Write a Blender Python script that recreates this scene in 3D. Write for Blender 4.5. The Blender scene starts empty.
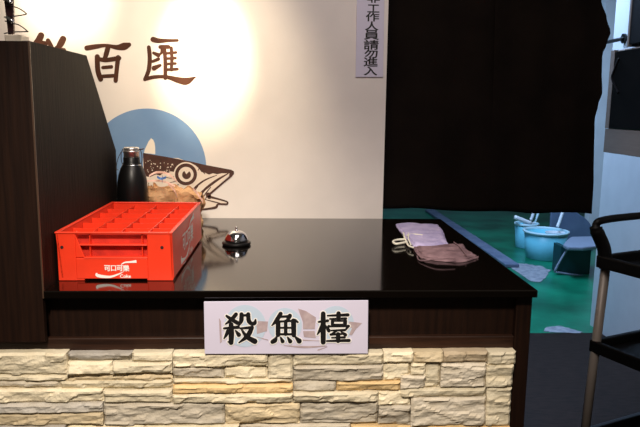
import bpy, bmesh, math, random
from mathutils import Vector, Matrix, noise
from mathutils.geometry import tessellate_polygon
random.seed(7)
PI = math.pi
scene = bpy.context.scene
COL = scene.collection

# ------------------------------------------------------------------ camera
CAM = Vector((0, 0, 1.38))
FPX, PSI, TH, RHO = 654.0, 0.0505, 0.1611, 0.0124
FW = Vector((math.sin(PSI) * math.cos(TH), math.cos(PSI) * math.cos(TH), -math.sin(TH)))
R0 = Vector((math.cos(PSI), -math.sin(PSI), 0))
U0 = R0.cross(FW)
RT = R0 * math.cos(RHO) + U0 * math.sin(RHO)
UP = U0 * math.cos(RHO) - R0 * math.sin(RHO)
cd = bpy.data.cameras.new('camera'); cam = bpy.data.objects.new('camera', cd); COL.objects.link(cam)
cd.sensor_width = 36; cd.lens = 36 * FPX / 640; cd.clip_start = 0.05
m3 = Matrix((RT, UP, -FW)).transposed()
cam.matrix_world = Matrix.Translation(CAM) @ m3.to_4x4()
scene.camera = cam
scene.view_settings.view_transform = 'Standard'
scene.view_settings.look = 'None'
scene.view_settings.gamma = 1
scene.view_settings.exposure = 0.0
try:
    scene.view_settings.use_curve_mapping = False
except Exception:
    pass

# ------------------------------------------------------------------ world and lights
w = bpy.data.worlds.new('world'); scene.world = w; w.use_nodes = True
w.node_tree.nodes['Background'].inputs[0].default_value = (1.0, 0.86, 0.72, 1)
w.node_tree.nodes['Background'].inputs[1].default_value = 0.06


def light(name, kind, loc, target, energy, color, size=0.1, **kw):
    d = bpy.data.lights.new(name, kind); o = bpy.data.objects.new(name, d); COL.objects.link(o)
    o.location = loc
    o.rotation_euler = (Vector(target) - Vector(loc)).to_track_quat('-Z', 'Y').to_euler()
    d.energy = energy; d.color = color
    if kind == 'AREA':
        d.shape = 'RECTANGLE'; d.size = size; d.size_y = kw.get('size_y', size)
    else:
        d.shadow_soft_size = size
    if kind == 'SPOT':
        d.spot_size = math.radians(kw['angle']); d.spot_blend = kw.get('blend', 1.0)
    return o


light('spot_wall_right', 'SPOT', (-0.30, 1.80, 2.55), (-0.335, 2.70, 1.58), 330, (1.0, 0.84, 0.56), 0.03, angle=20)
light('spot_wall_right_halo', 'SPOT', (-0.30, 1.80, 2.55), (-0.34, 2.70, 1.44), 100, (1.0, 0.84, 0.58), 0.06, angle=46)
light('spot_wall_left', 'SPOT', (-0.90, 1.80, 2.55), (-0.88, 2.70, 1.84), 200, (1.0, 0.85, 0.60), 0.03, angle=24)
light('spot_wall_left_halo', 'SPOT', (-0.90, 1.80, 2.55), (-0.88, 2.70, 1.80), 45, (1.0, 0.84, 0.62), 0.06, angle=48)
light('spot_counter', 'SPOT', (-0.20, -0.15, 2.55), (-0.15, 1.6, 0.72), 330, (1.0, 0.89, 0.76), 0.12, angle=52)
light('ceiling_soft', 'AREA', (0.1, 1.2, 2.7), (0.1, 1.9, 0.9), 20, (1.0, 0.89, 0.83), 0.9)
light('kitchen_tube', 'AREA', (1.5, 5.0, 2.9), (1.5, 5.0, 0), 120, (0.45, 0.66, 1.0), 0.3, size_y=1.6)
light('kitchen_side', 'AREA', (0.6, 3.6, 2.6), (1.9, 3.5, 1.4), 20, (0.45, 0.62, 1.0), 0.5)

# ------------------------------------------------------------------ helpers


def ray(px, py):
    return FW + RT * ((px - 320) / FPX) - UP * ((py - 213.5) / FPX)


def P(px, py, X=None, Y=None, z=None):
    d = ray(px, py)
    if X is not None: t = (X - CAM.x) / d.x
    elif Y is not None: t = (Y - CAM.y) / d.y
    else: t = (z - CAM.z) / d.z
    return CAM + d * t


def lin(c):
    r = []
    for v in c:
        v = v / 255
        r.append(v / 12.92 if v <= 0.04045 else ((v + 0.055) / 1.055) ** 2.4)
    return (*r, 1.0)


def mat(name, rgb, rough=0.6, metal=0.0, spec=0.5, coat=0.0, bump=0.0, bscale=40.0, var=0.0, vscale=8.0, stretch=(1, 1, 1), rgb2=None, trans=0.0):
    """procedural material: noise-driven colour variation and bump on object coordinates"""
    m = bpy.data.materials.new(name); m.use_nodes = True
    nt = m.node_tree; b = nt.nodes['Principled BSDF']
    b.inputs['Base Color'].default_value = lin(rgb)
    b.inputs['Roughness'].default_value = rough
    b.inputs['Metallic'].default_value = metal
    b.inputs['Specular IOR Level'].default_value = spec
    if coat:
        b.inputs['Coat Weight'].default_value = coat; b.inputs['Coat Roughness'].default_value = 0.05
    if trans:
        b.inputs['Transmission Weight'].default_value = trans
    tc = nt.nodes.new('ShaderNodeTexCoord'); mp = nt.nodes.new('ShaderNodeMapping')
    mp.inputs['Scale'].default_value = stretch
    nt.links.new(tc.outputs['Object'], mp.inputs['Vector'])
    if rgb2 is not None or var:
        n = nt.nodes.new('ShaderNodeTexNoise'); n.inputs['Scale'].default_value = vscale; n.inputs['Detail'].default_value = 5
        nt.links.new(mp.outputs[0], n.inputs['Vector'])
        cr = nt.nodes.new('ShaderNodeValToRGB')
        cr.color_ramp.elements[0].position = 0.35; cr.color_ramp.elements[1].position = 0.65
        c2 = rgb2 or tuple(min(255, v * (1 + var)) for v in rgb)
        cr.color_ramp.elements[0].color = lin(rgb); cr.color_ramp.elements[1].color = lin(c2)
        nt.links.new(n.outputs[0], cr.inputs[0]); nt.links.new(cr.outputs[0], b.inputs['Base Color'])
    if bump:
        n2 = nt.nodes.new('ShaderNodeTexNoise'); n2.inputs['Scale'].default_value = bscale; n2.inputs['Detail'].default_value = 4
        nt.links.new(mp.outputs[0], n2.inputs['Vector'])
        bp = nt.nodes.new('ShaderNodeBump'); bp.inputs['Strength'].default_value = bump; bp.inputs['Distance'].default_value = 0.01
        nt.links.new(n2.outputs[0], bp.inputs['Height']); nt.links.new(bp.outputs[0], b.inputs['Normal'])
    return m


M = {}
M['wall'] = mat('white_wall_paint', (230, 221, 216), 0.75, bump=0.03, bscale=90, var=0.02)
M['wall_blue'] = mat('side_wall_paint', (205, 210, 214), 0.6, bump=0.03, bscale=60, var=0.03)
M['kitchen'] = mat('kitchen_wall_paint', (150, 152, 155), 0.8, var=0.05)
M['green'] = mat('green_epoxy_floor', (3, 84, 60), 0.32, bump=0.12, bscale=14, rgb2=(14, 128, 94), vscale=2.6)
M['darkfloor'] = mat('dark_wood_floor', (30, 21, 17), 0.65, spec=0.10, bump=0.08, bscale=20, rgb2=(42, 31, 26), vscale=5, stretch=(3, 12, 1))
M['concrete'] = mat('worn_concrete', (150, 152, 158), 0.85, bump=0.3, bscale=60, rgb2=(118, 122, 132), vscale=22)
M['bluecurb'] = mat('blue_painted_curb', (112, 122, 142), 0.5, bump=0.1, bscale=30, rgb2=(88, 100, 124), vscale=9)
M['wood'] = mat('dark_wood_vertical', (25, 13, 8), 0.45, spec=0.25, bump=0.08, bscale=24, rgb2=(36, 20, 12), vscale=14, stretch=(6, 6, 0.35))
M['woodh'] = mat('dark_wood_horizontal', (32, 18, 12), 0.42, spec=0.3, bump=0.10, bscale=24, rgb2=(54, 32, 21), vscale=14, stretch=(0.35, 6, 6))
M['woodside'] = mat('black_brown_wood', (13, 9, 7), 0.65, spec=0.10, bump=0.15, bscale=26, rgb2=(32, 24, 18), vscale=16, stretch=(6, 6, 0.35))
M['edge'] = mat('edge_band', (70, 52, 40), 0.4, var=0.1)
M['lacquer'] = mat('black_lacquer', (9, 6, 4), 0.09, spec=1.2, var=0.2, vscale=3)
M['red'] = mat('red_plastic', (226, 56, 28), 0.38, var=0.06, vscale=10, bump=0.02, bscale=120)
M['reddark'] = mat('red_plastic_scuffed_shaded', (172, 30, 14), 0.6, rgb2=(206, 44, 22), vscale=26)  # crate red with scuff mottling, darkened to paint in the recess shade
M['white'] = mat('white_print', (240, 236, 230), 0.5, var=0.01)
M['hole'] = mat('dark_hole', (40, 8, 6), 0.8, var=0.1)
M['signboard'] = mat('lilac_white_board', (214, 208, 228), 0.3, var=0.01)
M['black'] = mat('black_print', (14, 12, 12), 0.5, var=0.05)
M['paleblue'] = mat('pale_blue_print', (190, 206, 224), 0.4, var=0.02)
M['mauve'] = mat('mauve_print', (172, 152, 156), 0.4, rgb2=(190, 172, 174), vscale=60)
M['brownpaint'] = mat('brown_lettering', (66, 38, 27), 0.7, spec=0.2, rgb2=(78, 46, 33), vscale=20)
M['fishdark'] = mat('fish_dark_brown', (66, 38, 30), 0.6, rgb2=(84, 50, 40), vscale=40)
M['fishpale'] = mat('fish_pale', (232, 214, 198), 0.6, var=0.03, vscale=30)
M['finpale'] = mat('fin_pale', (242, 230, 216), 0.6, var=0.02)
M['satin'] = mat('satin_steel', (205, 203, 200), 0.32, metal=0.9, var=0.03)
M['discblue'] = mat('mural_blue', (112, 146, 190), 0.6, rgb2=(124, 156, 196), vscale=6)
M['chrome'] = mat('chrome', (225, 225, 228), 0.08, metal=1.0, var=0.02)
M['steel'] = mat('brushed_steel', (150, 132, 118), 0.5, metal=0.3, bump=0.05, bscale=40, var=0.05, stretch=(1, 1, 12))
M['blackplastic'] = mat('black_plastic', (9, 7, 7), 0.5, spec=0.25, bump=0.03, bscale=80, var=0.1)
M['mattblack'] = mat('matt_black_metal', (13, 12, 12), 0.36, spec=0.4, var=0.1)
M['curtain'] = mat('black_curtain_cloth', (20, 14, 11), 0.95, spec=0.1, bump=0.12, bscale=160, rgb2=(26, 19, 15), vscale=5)
M['kraft'] = mat('brown_paper', (182, 132, 88), 0.7, bump=0.35, bscale=30, rgb2=(208, 164, 120), vscale=14)
M['pinkfilm'] = mat('pink_paper', (222, 170, 150), 0.5, rgb2=(232, 190, 172), vscale=18)
M['bluetie'] = mat('blue_tie', (90, 130, 190), 0.5, var=0.1)
M['lavender'] = mat('lavender_cloth', (198, 186, 222), 0.9, spec=0.2, bump=0.2, bscale=90, rgb2=(172, 162, 204), vscale=20)
M['mauvecloth'] = mat('brown_mauve_cloth', (146, 118, 124), 0.9, spec=0.2, bump=0.2, bscale=90, rgb2=(112, 88, 94), vscale=24)
M['string'] = mat('white_string', (226, 222, 206), 0.8, var=0.04)
M['aqua'] = mat('aqua_plastic', (112, 196, 214), 0.4, var=0.05, vscale=5)
M['aqualight'] = mat('pale_aqua_plastic', (190, 222, 230), 0.4, var=0.03)
M['whiteplastic'] = mat('white_plastic', (228, 232, 236), 0.4, var=0.02)
M['stoolblue'] = mat('slate_blue_plastic', (104, 122, 150), 0.5, rgb2=(92, 110, 138), vscale=6)
M['stoolseat'] = mat('grey_blue_plastic', (128, 138, 156), 0.5, var=0.05)
M['teal'] = mat('dark_teal_plastic', (12, 62, 66), 0.5, var=0.1)
M['pole'] = mat('pewter_pole', (140, 130, 122), 0.45, metal=0.2, var=0.06)
M['darkglass'] = mat('dark_glass', (12, 8, 6), 0.3, spec=0.15, rgb2=(18, 13, 10), vscale=10)
M['brownstrip'] = mat('red_brown_post', (74, 40, 38), 0.4, rgb2=(60, 34, 44), vscale=30)
M['wire'] = mat('dark_wire', (70, 62, 66), 0.3, metal=0.7, var=0.1)
M['cream'] = mat('cream_base', (240, 226, 204), 0.6, var=0.03)
M['mortar'] = mat('stone_backing', (120, 106, 88), 0.9, bump=0.3, var=0.1)
# stone: per-block colour attribute (the stone's own colour) mottled by noise
ms = bpy.data.materials.new('ledge_stone'); ms.use_nodes = True
nt = ms.node_tree; b = nt.nodes['Principled BSDF']; b.inputs['Roughness'].default_value = 0.85; b.inputs['Specular IOR Level'].default_value = 0.25
ca = nt.nodes.new('ShaderNodeVertexColor'); ca.layer_name = 'stone_tint'
tc = nt.nodes.new('ShaderNodeTexCoord')
mp = nt.nodes.new('ShaderNodeMapping'); mp.inputs['Scale'].default_value = (1, 1, 2.6); nt.links.new(tc.outputs['Object'], mp.inputs[0])
n1 = nt.nodes.new('ShaderNodeTexNoise'); n1.inputs['Scale'].default_value = 22; n1.inputs['Detail'].default_value = 6; nt.links.new(mp.outputs[0], n1.inputs['Vector'])
rp = nt.nodes.new('ShaderNodeValToRGB'); rp.color_ramp.elements[0].position = 0.3; rp.color_ramp.elements[0].color = (0.86, 0.83, 0.77, 1); rp.color_ramp.elements[1].position = 0.62; rp.color_ramp.elements[1].color = (1.0, 1.0, 1.0, 1)
nt.links.new(n1.outputs[0], rp.inputs[0])
mx = nt.nodes.new('ShaderNodeMix'); mx.data_type = 'RGBA'; mx.blend_type = 'MULTIPLY'; mx.inputs[0].default_value = 0.8
nt.links.new(ca.outputs[0], mx.inputs[6]); nt.links.new(rp.outputs[0], mx.inputs[7]); nt.links.new(mx.outputs[2], b.inputs['Base Color'])
n2 = nt.nodes.new('ShaderNodeTexNoise'); n2.inputs['Scale'].default_value = 130; n2.inputs['Detail'].default_value = 6; nt.links.new(tc.outputs['Object'], n2.inputs['Vector'])
bp = nt.nodes.new('ShaderNodeBump'); bp.inputs['Strength'].default_value = 0.45; bp.inputs['Distance'].default_value = 0.006
nt.links.new(n2.outputs[0], bp.inputs['Height']); nt.links.new(bp.outputs[0], b.inputs['Normal'])
M['stone'] = ms


def obj(name, bm, m, parent=None, bevel=0.0, smooth=False, seg=2, recalc=True):
    if recalc:
        bmesh.ops.recalc_face_normals(bm, faces=bm.faces[:])
    me = bpy.data.meshes.new(name); bm.to_mesh(me); bm.free()
    o = bpy.data.objects.new(name, me); COL.objects.link(o)
    me.materials.append(M[m])
    if smooth:
        for p in me.polygons: p.use_smooth = True
    if bevel:
        md = o.modifiers.new('bevel', 'BEVEL'); md.width = bevel; md.segments = seg; md.limit_method = 'ANGLE'
    if parent:
        o.parent = parent
    return o


def thing(name, label, cat, loc=(0, 0, 0), rotz=0.0, group=None):
    o = bpy.data.objects.new(name, None); COL.objects.link(o); o.empty_display_size = 0.05
    o.location = loc; o.rotation_euler = (0, 0, rotz)
    return tag(o, label, cat, group)


def tag(o, label, cat, group=None):
    o['label'] = label; o['category'] = cat
    if group: o['group'] = group
    return o


def struct(name, bm, m, **k):
    o = obj(name, bm, m, **k); o['kind'] = 'structure'; return o


def box(bm, a, c):
    x0, y0, z0 = a; x1, y1, z1 = c
    vs = [bm.verts.new(v) for v in ((x0, y0, z0), (x1, y0, z0), (x1, y1, z0), (x0, y1, z0), (x0, y0, z1), (x1, y0, z1), (x1, y1, z1), (x0, y1, z1))]
    for f in ((3, 2, 1, 0), (4, 5, 6, 7), (0, 1, 5, 4), (1, 2, 6, 5), (2, 3, 7, 6), (3, 0, 4, 7)):
        bm.faces.new([vs[i] for i in f])
    return vs


def boxbm(a, c):
    bm = bmesh.new(); box(bm, a, c); return bm


def prism(bm, pts, off):
    """closed polygon pts (3-D) extruded by vector off"""
    off = Vector(off)
    a = [bm.verts.new(p) for p in pts]; c = [bm.verts.new(Vector(p) + off) for p in pts]
    n = len(a)
    bm.faces.new(a); bm.faces.new(c[::-1])
    for i in range(n):
        bm.faces.new((a[i], c[i], c[(i + 1) % n], a[(i + 1) % n]))


def lathe(bm, prof, seg=32, center=(0, 0, 0), sx=1.0, sy=1.0):
    cx, cy, cz = center
    rings = []
    for r, z in prof:
        if r < 1e-6:
            rings.append([bm.verts.new((cx, cy, cz + z))])
        else:
            rings.append([bm.verts.new((cx + sx * r * math.cos(2 * PI * k / seg), cy + sy * r * math.sin(2 * PI * k / seg), cz + z)) for k in range(seg)])
    for A, B in zip(rings, rings[1:]):
        for k in range(seg):
            k2 = (k + 1) % seg
            if len(A) == 1 and len(B) == 1: continue
            if len(A) == 1: bm.faces.new((A[0], B[k2], B[k]))
            elif len(B) == 1: bm.faces.new((A[k], A[k2], B[0]))
            else: bm.faces.new((A[k], A[k2], B[k2], B[k]))


def catmull(pts, n=8):
    pts = [Vector(p) for p in pts]
    if len(pts) < 3: 
        return [pts[0].lerp(pts[-1], i / n) for i in range(n + 1)]
    out = []
    for i in range(len(pts) - 1):
        p0 = pts[max(i - 1, 0)]; p1 = pts[i]; p2 = pts[i + 1]; p3 = pts[min(i + 2, len(pts) - 1)]
        for k in range(n):
            t = k / n
            out.append(0.5 * ((2 * p1) + (p2 - p0) * t + (2 * p0 - 5 * p1 + 4 * p2 - p3) * t * t + (3 * p1 - p0 - 3 * p2 + p3) * t ** 3))
    out.append(pts[-1]); return out


def tube(bm, pts, r, seg=10, smooth=True, n=8):
    path = catmull(pts, n) if smooth else [Vector(p) for p in pts]
    rings = []
    t0 = (path[1] - path[0]).normalized()
    u = t0.orthogonal().normalized()
    for i, p in enumerate(path):
        t = (path[min(i + 1, len(path) - 1)] - path[max(i - 1, 0)]).normalized()
        u = (u - t * u.dot(t)).normalized(); v = t.cross(u)
        rr = r[min(len(r) - 1, int(i * len(r) / len(path)))] if isinstance(r, (list, tuple)) else r
        rings.append([bm.verts.new(p + (u * math.cos(2 * PI * k / seg) + v * math.sin(2 * PI * k / seg)) * rr) for k in range(seg)])
    for A, B in zip(rings, rings[1:]):
        for k in range(seg):
            bm.faces.new((A[k], A[(k + 1) % seg], B[(k + 1) % seg], B[k]))
    bm.faces.new(rings[0][::-1]); bm.faces.new(rings[-1])


# ---- flat print / paint: polygons and brush strokes laid on a plane
class Art:
    def __init__(self, place):
        self.bm = bmesh.new(); self.place = place; self.k = 0

    def poly(self, pts, layer=0.0):
        vs = [self.bm.verts.new(self.place(x, y, layer)) for x, y in pts]
        if len(vs) <= 4:
            self.bm.faces.new(vs); return
        for t in tessellate_polygon([[Vector((x, y, 0)) for x, y in pts]]):
            a, b, c = (Vector((*pts[i], 0)) for i in t)
            t = t if (b - a).cross(c - a).z > 0 else t[::-1]
            try: self.bm.faces.new([vs[i] for i in t])
            except ValueError: pass

    def disc(self, cx, cy, r, layer=0.0, n=64, a0=0, a1=2 * PI):
        self.poly([(cx + r * math.cos(a0 + (a1 - a0) * k / n), cy + r * math.sin(a0 + (a1 - a0) * k / n)) for k in range(n)], layer)

    def ring(self, cx, cy, r0, r1, layer=0.0, n=40):
        for k in range(n):
            a, c = 2 * PI * k / n, 2 * PI * (k + 1) / n
            self.poly([(cx + r * math.cos(t), cy + r * math.sin(t)) for r, t in ((r0, a), (r1, a), (r1, c), (r0, c))], layer)

    def stroke(self, pts, ws, layer=0.0, extra=0.0, cap=True):
        if not isinstance(ws, (list, tuple)): ws = [ws] * len(pts)
        if len(ws) == 2 and len(pts) > 2:
            ws = [ws[0] + (ws[1] - ws[0]) * i / (len(pts) - 1) for i in range(len(pts))]
        c = catmull([(x, y, wd) for (x, y), wd in zip(pts, ws)], 6)
        self.k += 1
        lay = layer + self.k * 1e-5
        L, Rr = [], []
        for i, q in enumerate(c):
            t = Vector((c[min(i + 1, len(c) - 1)][0] - c[max(i - 1, 0)][0], c[min(i + 1, len(c) - 1)][1] - c[max(i - 1, 0)][1]))
            t.normalize(); nrm = Vector((-t.y, t.x)); h = abs(q[2]) / 2 + extra
            L.append((q[0] + nrm.x * h, q[1] + nrm.y * h)); Rr.append((q[0] - nrm.x * h, q[1] - nrm.y * h))
        for i in range(len(c) - 1):
            vs = [self.bm.verts.new(self.place(x, y, lay)) for x, y in (L[i], L[i + 1], Rr[i + 1], Rr[i])]
            try: self.bm.faces.new(vs)
            except ValueError: pass
        if cap:
            for q in (c[0], c[-1]):
                h = abs(q[2]) / 2 + extra
                if h > 0.05: self.disc(q[0], q[1], h, lay + 5e-6, 12)

    def done(self, name, m, parent=None):
        return obj(name, self.bm, m, parent, recalc=False)


def text_mesh(name, body, size, m, parent, matrix, bold=0.0, extrude=0.0002, sx=1.0, box=None):
    cu = bpy.data.curves.new('lettering', 'FONT'); cu.body = body; cu.size = 1.0
    cu.align_x = 'CENTER'; cu.align_y = 'CENTER'; cu.offset = 0; cu.extrude = 0
    t = bpy.data.objects.new('lettering', cu); COL.objects.link(t)
    dg = bpy.context.evaluated_depsgraph_get(); dg.update()
    me = bpy.data.meshes.new_from_object(t.evaluated_get(dg))
    bpy.data.objects.remove(t)
    # centre the glyph outline on the origin
    xs = [v.co.x for v in me.vertices]; ys = [v.co.y for v in me.vertices]
    if xs:
        ox, oy = (min(xs) + max(xs)) / 2, (min(ys) + max(ys)) / 2
        for v in me.vertices: v.co.x = (v.co.x - ox) * sx * size; v.co.y = (v.co.y - oy) * size
    if xs and box:
        kx, ky = box[0] / (max(xs) - min(xs)) / sx / size, box[1] / (max(ys) - min(ys)) / size
        for v in me.vertices: v.co.x *= kx; v.co.y *= ky
    if bold:
        b2 = bmesh.new(); b2.from_mesh(me); src = b2.verts[:] + b2.edges[:] + b2.faces[:]
        for k, (dx, dy) in enumerate(((1, 0), (-1, 0), (0, .6), (0, -.6), (.7, .5), (-.7, -.5), (.7, -.5), (-.7, .5))):
            r_ = bmesh.ops.duplicate(b2, geom=src)
            bmesh.ops.translate(b2, verts=[v for v in r_['geom'] if isinstance(v, bmesh.types.BMVert)], vec=(dx * bold, dy * bold, 1e-5 * (k + 1)))
        b2.to_mesh(me); b2.free()
    me.transform(matrix)
    me.materials.clear(); me.materials.append(M[m])
    o = bpy.data.objects.new(name, me); COL.objects.link(o)
    if parent: o.parent = parent
    return o


# ------------------------------------------------------------------ layout constants
ZT = 0.92                       # counter top
YF, YB = 1.606, 2.700           # counter front edge, back edge / wall face
XL, XR = -0.606, 0.648          # counter between tall cabinet and free end
XWALL = P(383, 200, Y=YB).x     # free end of the white wall
YG = P(560, 333, z=0).y         # where the green floor starts
XS = P(590, 325, z=0).x         # face of the side wall

# ------------------------------------------------------------------ structure
struct('floor', boxbm((-4, -2.5, -0.1), (4.5, YG, 0)), 'darkfloor')
struct('floor_kitchen', boxbm((-1.2, YG, -0.1), (5.0, 10.0, 0)), 'green')
struct('wall_back', boxbm((-3.2, YB, 0), (XWALL, YB + 0.09, 3.0)), 'wall')
struct('wall_right', boxbm((XS, -0.5, 0), (XS + 0.12, P(590, 325, z=0).y, 3.0)), 'wall_blue')
struct('wall_kitchen_back', boxbm((-1.2, 10.0, 0), (5.0, 10.1, 3.0)), 'kitchen')
struct('wall_kitchen_left', boxbm((-1.3, YB + 0.1, 0), (-1.2, 10.0, 3.0)), 'kitchen')
struct('wall_kitchen_right', boxbm((P(590.5, 200, Y=6.5).x, 6.5, 0), (5.0, 6.6, 3.0)), 'wall_blue')
struct('ceiling_kitchen', boxbm((-1.3, YB + 0.35, 3.0), (5.1, 10.1, 3.1)), 'kitchen')

# blue kerb of the floor drain and the worn patch where it ends
a0, a1 = P(505, 268, z=0), P(428, 214, z=0)
bm = bmesh.new()
dv = (a1 - a0); nv = Vector((dv.y, -dv.x, 0)).normalized() * 0.13
a1 = a0 + dv * 1.06
prism(bm, [a0 + Vector((0, 0, .001)), a0 + nv + Vector((0, 0, .001)), a1 + nv + Vector((0, 0, .001)), a1 + Vector((0, 0, .001))], (0, 0, 0.035))
o = obj('trim_1', bm, 'bluecurb', bevel=0.008); o['kind'] = 'structure'


def splat(name, pts, m='concrete', jag=2.0):
    bm = bmesh.new(); vs = []
    n = len(pts)
    for i in range(n):
        p, q = Vector(pts[i]), Vector(pts[(i + 1) % n])
        for k in range(5):
            c = p.lerp(q, k / 5)
            c += Vector((random.uniform(-1, 1), random.uniform(-.5, .5))) * jag * (0.3 if k == 0 else 0.6)
            vs.append(P(c.x, c.y, z=0.003))
    prism(bm, vs, (0, 0, -0.0025))
    bmesh.ops.triangulate(bm, faces=[f for f in bm.faces if len(f.verts) > 4])
    o = obj(name, bm, m); o['kind'] = 'structure'


splat('trim_2', [(500, 262), (528, 264), (540, 266), (551, 270), (546, 277), (540, 282), (530, 281), (515, 270)])
splat('trim_3', [(547, 327), (560, 325.5), (570, 328.5), (583, 332), (578, 333), (556, 332.5), (543, 331)], jag=1.2)

# ------------------------------------------------------------------ counter base
YW = 1.658                      # recessed wood panel
YR = 1.640                      # rail and stile faces
YSTONE = 1.612                  # back of the stone
zr1 = P(300, 337, Y=YR).z; zr0 = P(300, 349, Y=YR).z
ztu = ZT - 0.020
ct = thing('counter', 'dark wood counter base clad in pale stacked stone below the black top', 'counter', (0, 1.66, 0))
def at_ct(bm): bmesh.ops.translate(bm, verts=bm.verts[:], vec=(0, -1.66, 0)); return bm
xr_w = P(532.5, 300, Y=YR).x
obj('carcass', at_ct(boxbm((-1.9, 1.674, 0), (xr_w - 0.004, YB - 0.012, ztu - 0.001))), 'wood', ct)
obj('front_panel', at_ct(boxbm((XL - 0.004, YW, zr0), (xr_w - 0.042, 1.674, ztu - 0.001))), 'wood', ct)
obj('rail', at_ct(boxbm((-1.9, YR, 0.02), (xr_w - 0.043, YW, zr1))), 'woodh', ct, bevel=0.003)
obj('corner_post', at_ct(boxbm((xr_w - 0.042, YR, 0.0), (xr_w, 1.674, ztu - 0.001))), 'wood', ct, bevel=0.002)
obj('back_ledge', at_ct(boxbm((-1.9, P(117, 170, X=XL).y + .004, ztu - .001), (XL - .001, YB - .001, ZT))), 'lacquer', ct)
xs_r = P(515, 352, Y=1.595).x

# stones, traced course by course
C, G, T, O, S, B = (232, 220, 192), (206, 196, 178), (218, 200, 166), (222, 192, 142), (186, 180, 170), (198, 180, 152)
blocks = [(-150, 68, 352, 374, C), (68, 132, 353, 361, S), (132, 173, 352, 361, C), (68, 113, 361, 373, C), (113, 173, 361, 372, C), (68, 173, 372.5, 380, T),
          (-150, 68, 374, 381, C), (-150, 60, 381, 388, G), (60, 173, 380, 389, C), (-150, 104, 388, 402, C), (104, 173, 389, 402, C), (-150, 104, 402, 412, S),
          (-150, 104, 412, 424, T), (104, 225, 402, 424, G), (173, 268, 352, 366, C), (173, 224, 366, 378, G), (224, 268, 366, 378, C), (173, 293, 378, 383, C),
          (173, 293, 383, 392, O), (173, 293, 392, 402, C), (225, 300, 402, 424, T), (268, 293, 352, 378, C),
          (293, 383, 352, 364, C), (293, 383, 364, 380, G), (293, 336, 380, 390, G), (336, 400, 380, 390, O), (383, 413, 351, 362, C), (383, 410, 362, 380, C),
          (413, 443, 351, 362, T), (410, 425, 362, 374, C), (400, 425, 374, 388, G), (425, 440, 362, 387, C), (440, 485, 362, 386, G), (443, 487, 350.5, 361.5, B),
          (487, 515, 350.5, 363, C), (485, 512, 363, 386, C), (293, 378, 390, 401, C), (300, 378, 401, 424, G), (378, 410, 390, 404, C), (378, 410, 404, 424, G),
          (400, 485, 387, 396, C), (410, 485, 396, 424, G), (485, 510, 386, 424, C)]
yy = 424
while yy < 640:
    hgt = random.choice((9, 12, 16, 20)); x = -150
    while x < 506:
        wd = random.uniform(50, 130); x1 = min(x + wd, 508 - (yy - 424) * .07)
        if x1 - x > 8: blocks.append((x, x1, yy, yy + hgt, random.choice((C, C, G, T, S, C, O))))
        x += wd
    yy += hgt
bm = bmesh.new()
cl = bm.loops.layers.float_color.new('stone_tint')
sfront = 1.618
for i, (x0, x1, y0, y1, colr) in enumerate(blocks):
    ym = min(y1, 640)
    X0 = P(x0, (y0 + y1) / 2, Y=sfront).x; X1 = P(x1, (y0 + y1) / 2, Y=sfront).x
    Z1 = P((max(x0, 0) + x1) / 2, y0, Y=sfront).z; Z0 = P((max(x0, 0) + x1) / 2, ym, Y=sfront).z
    if Z1 < 0.03: continue
    Z0 = max(Z0, 0.01)
    X0 += 0.0008; X1 -= 0.0008; Z0 += 0.0006; Z1 -= 0.0006
    proud = random.uniform(0.0, 0.014)
    tilt = random.uniform(-0.006, 0.010)
    if y0 < 353: proud = random.uniform(0.008, 0.013); tilt = 0.002
    nx = max(3, int((X1 - X0) / 0.006)); nz = max(3, int((Z1 - Z0) / 0.005))
    seed = Vector((i * 3.17, i * 1.3, 0))
    grid = []
    jc = [random.uniform(-6, 6) for _ in range(3)]
    br_ = random.uniform(0.92, 1.06); t = [v * br_ for v in colr]
    lc = lin([max(20, min(250, v)) for v in t])
    for a in range(nx + 1):
        colv = []
        for c in range(nz + 1):
            u, v = a / nx, c / nz
            X = X0 + (X1 - X0) * u; Z = Z0 + (Z1 - Z0) * v
            n = noise.fractal(Vector((X * 14, Z * 42, 0)) + seed, 1.0, 2.0, 4) * 0.0055
            n += (noise.noise(Vector((X * 60, Z * 110, 5)) + seed)) * 0.0016
            crack = noise.noise(Vector((X * 9, Z * 30, 9)) + seed)
            n += (0.004 if crack > 0.12 else 0.0)
            e = min(u * (X1 - X0), (1 - u) * (X1 - X0), v * (Z1 - Z0), (1 - v) * (Z1 - Z0))
            edge = -0.006 * max(0, 1 - e / 0.004)
            jz = 0.0012 * noise.noise(Vector((X * 40, i, v * 3))) if 0 < v < 1 else 0.0014 * noise.noise(Vector((X * 35, i + v * 5, 2)))
            Y = sfront - proud - tilt * (v - .5) - n + -edge
            colv.append(bm.verts.new((X, min(Y, 1.629), Z + jz)))
        grid.append(colv)
    fs = []
    for a in range(nx):
        for c in range(nz):
            fs.append(bm.faces.new((grid[a][c], grid[a + 1][c], grid[a + 1][c + 1], grid[a][c + 1])))
    # sides back to the backing
    loop = [grid[a][0] for a in range(nx + 1)] + [grid[nx][c] for c in range(1, nz + 1)] + [grid[a][nz] for a in range(nx - 1, -1, -1)] + [grid[0][c] for c in range(nz - 1, 0, -1)]
    bk = [bm.verts.new((v.co.x, 1.6395, v.co.z)) for v in loop]
    for k in range(len(loop)):
        k2 = (k + 1) % len(loop)
        fs.append(bm.faces.new((loop[k2], loop[k], bk[k], bk[k2])))
    for f in fs:
        f.smooth = False
        for l in f.loops: l[cl] = lc
at_ct(bm)
obj('stone_cladding', bm, 'stone', ct, recalc=False)

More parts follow.
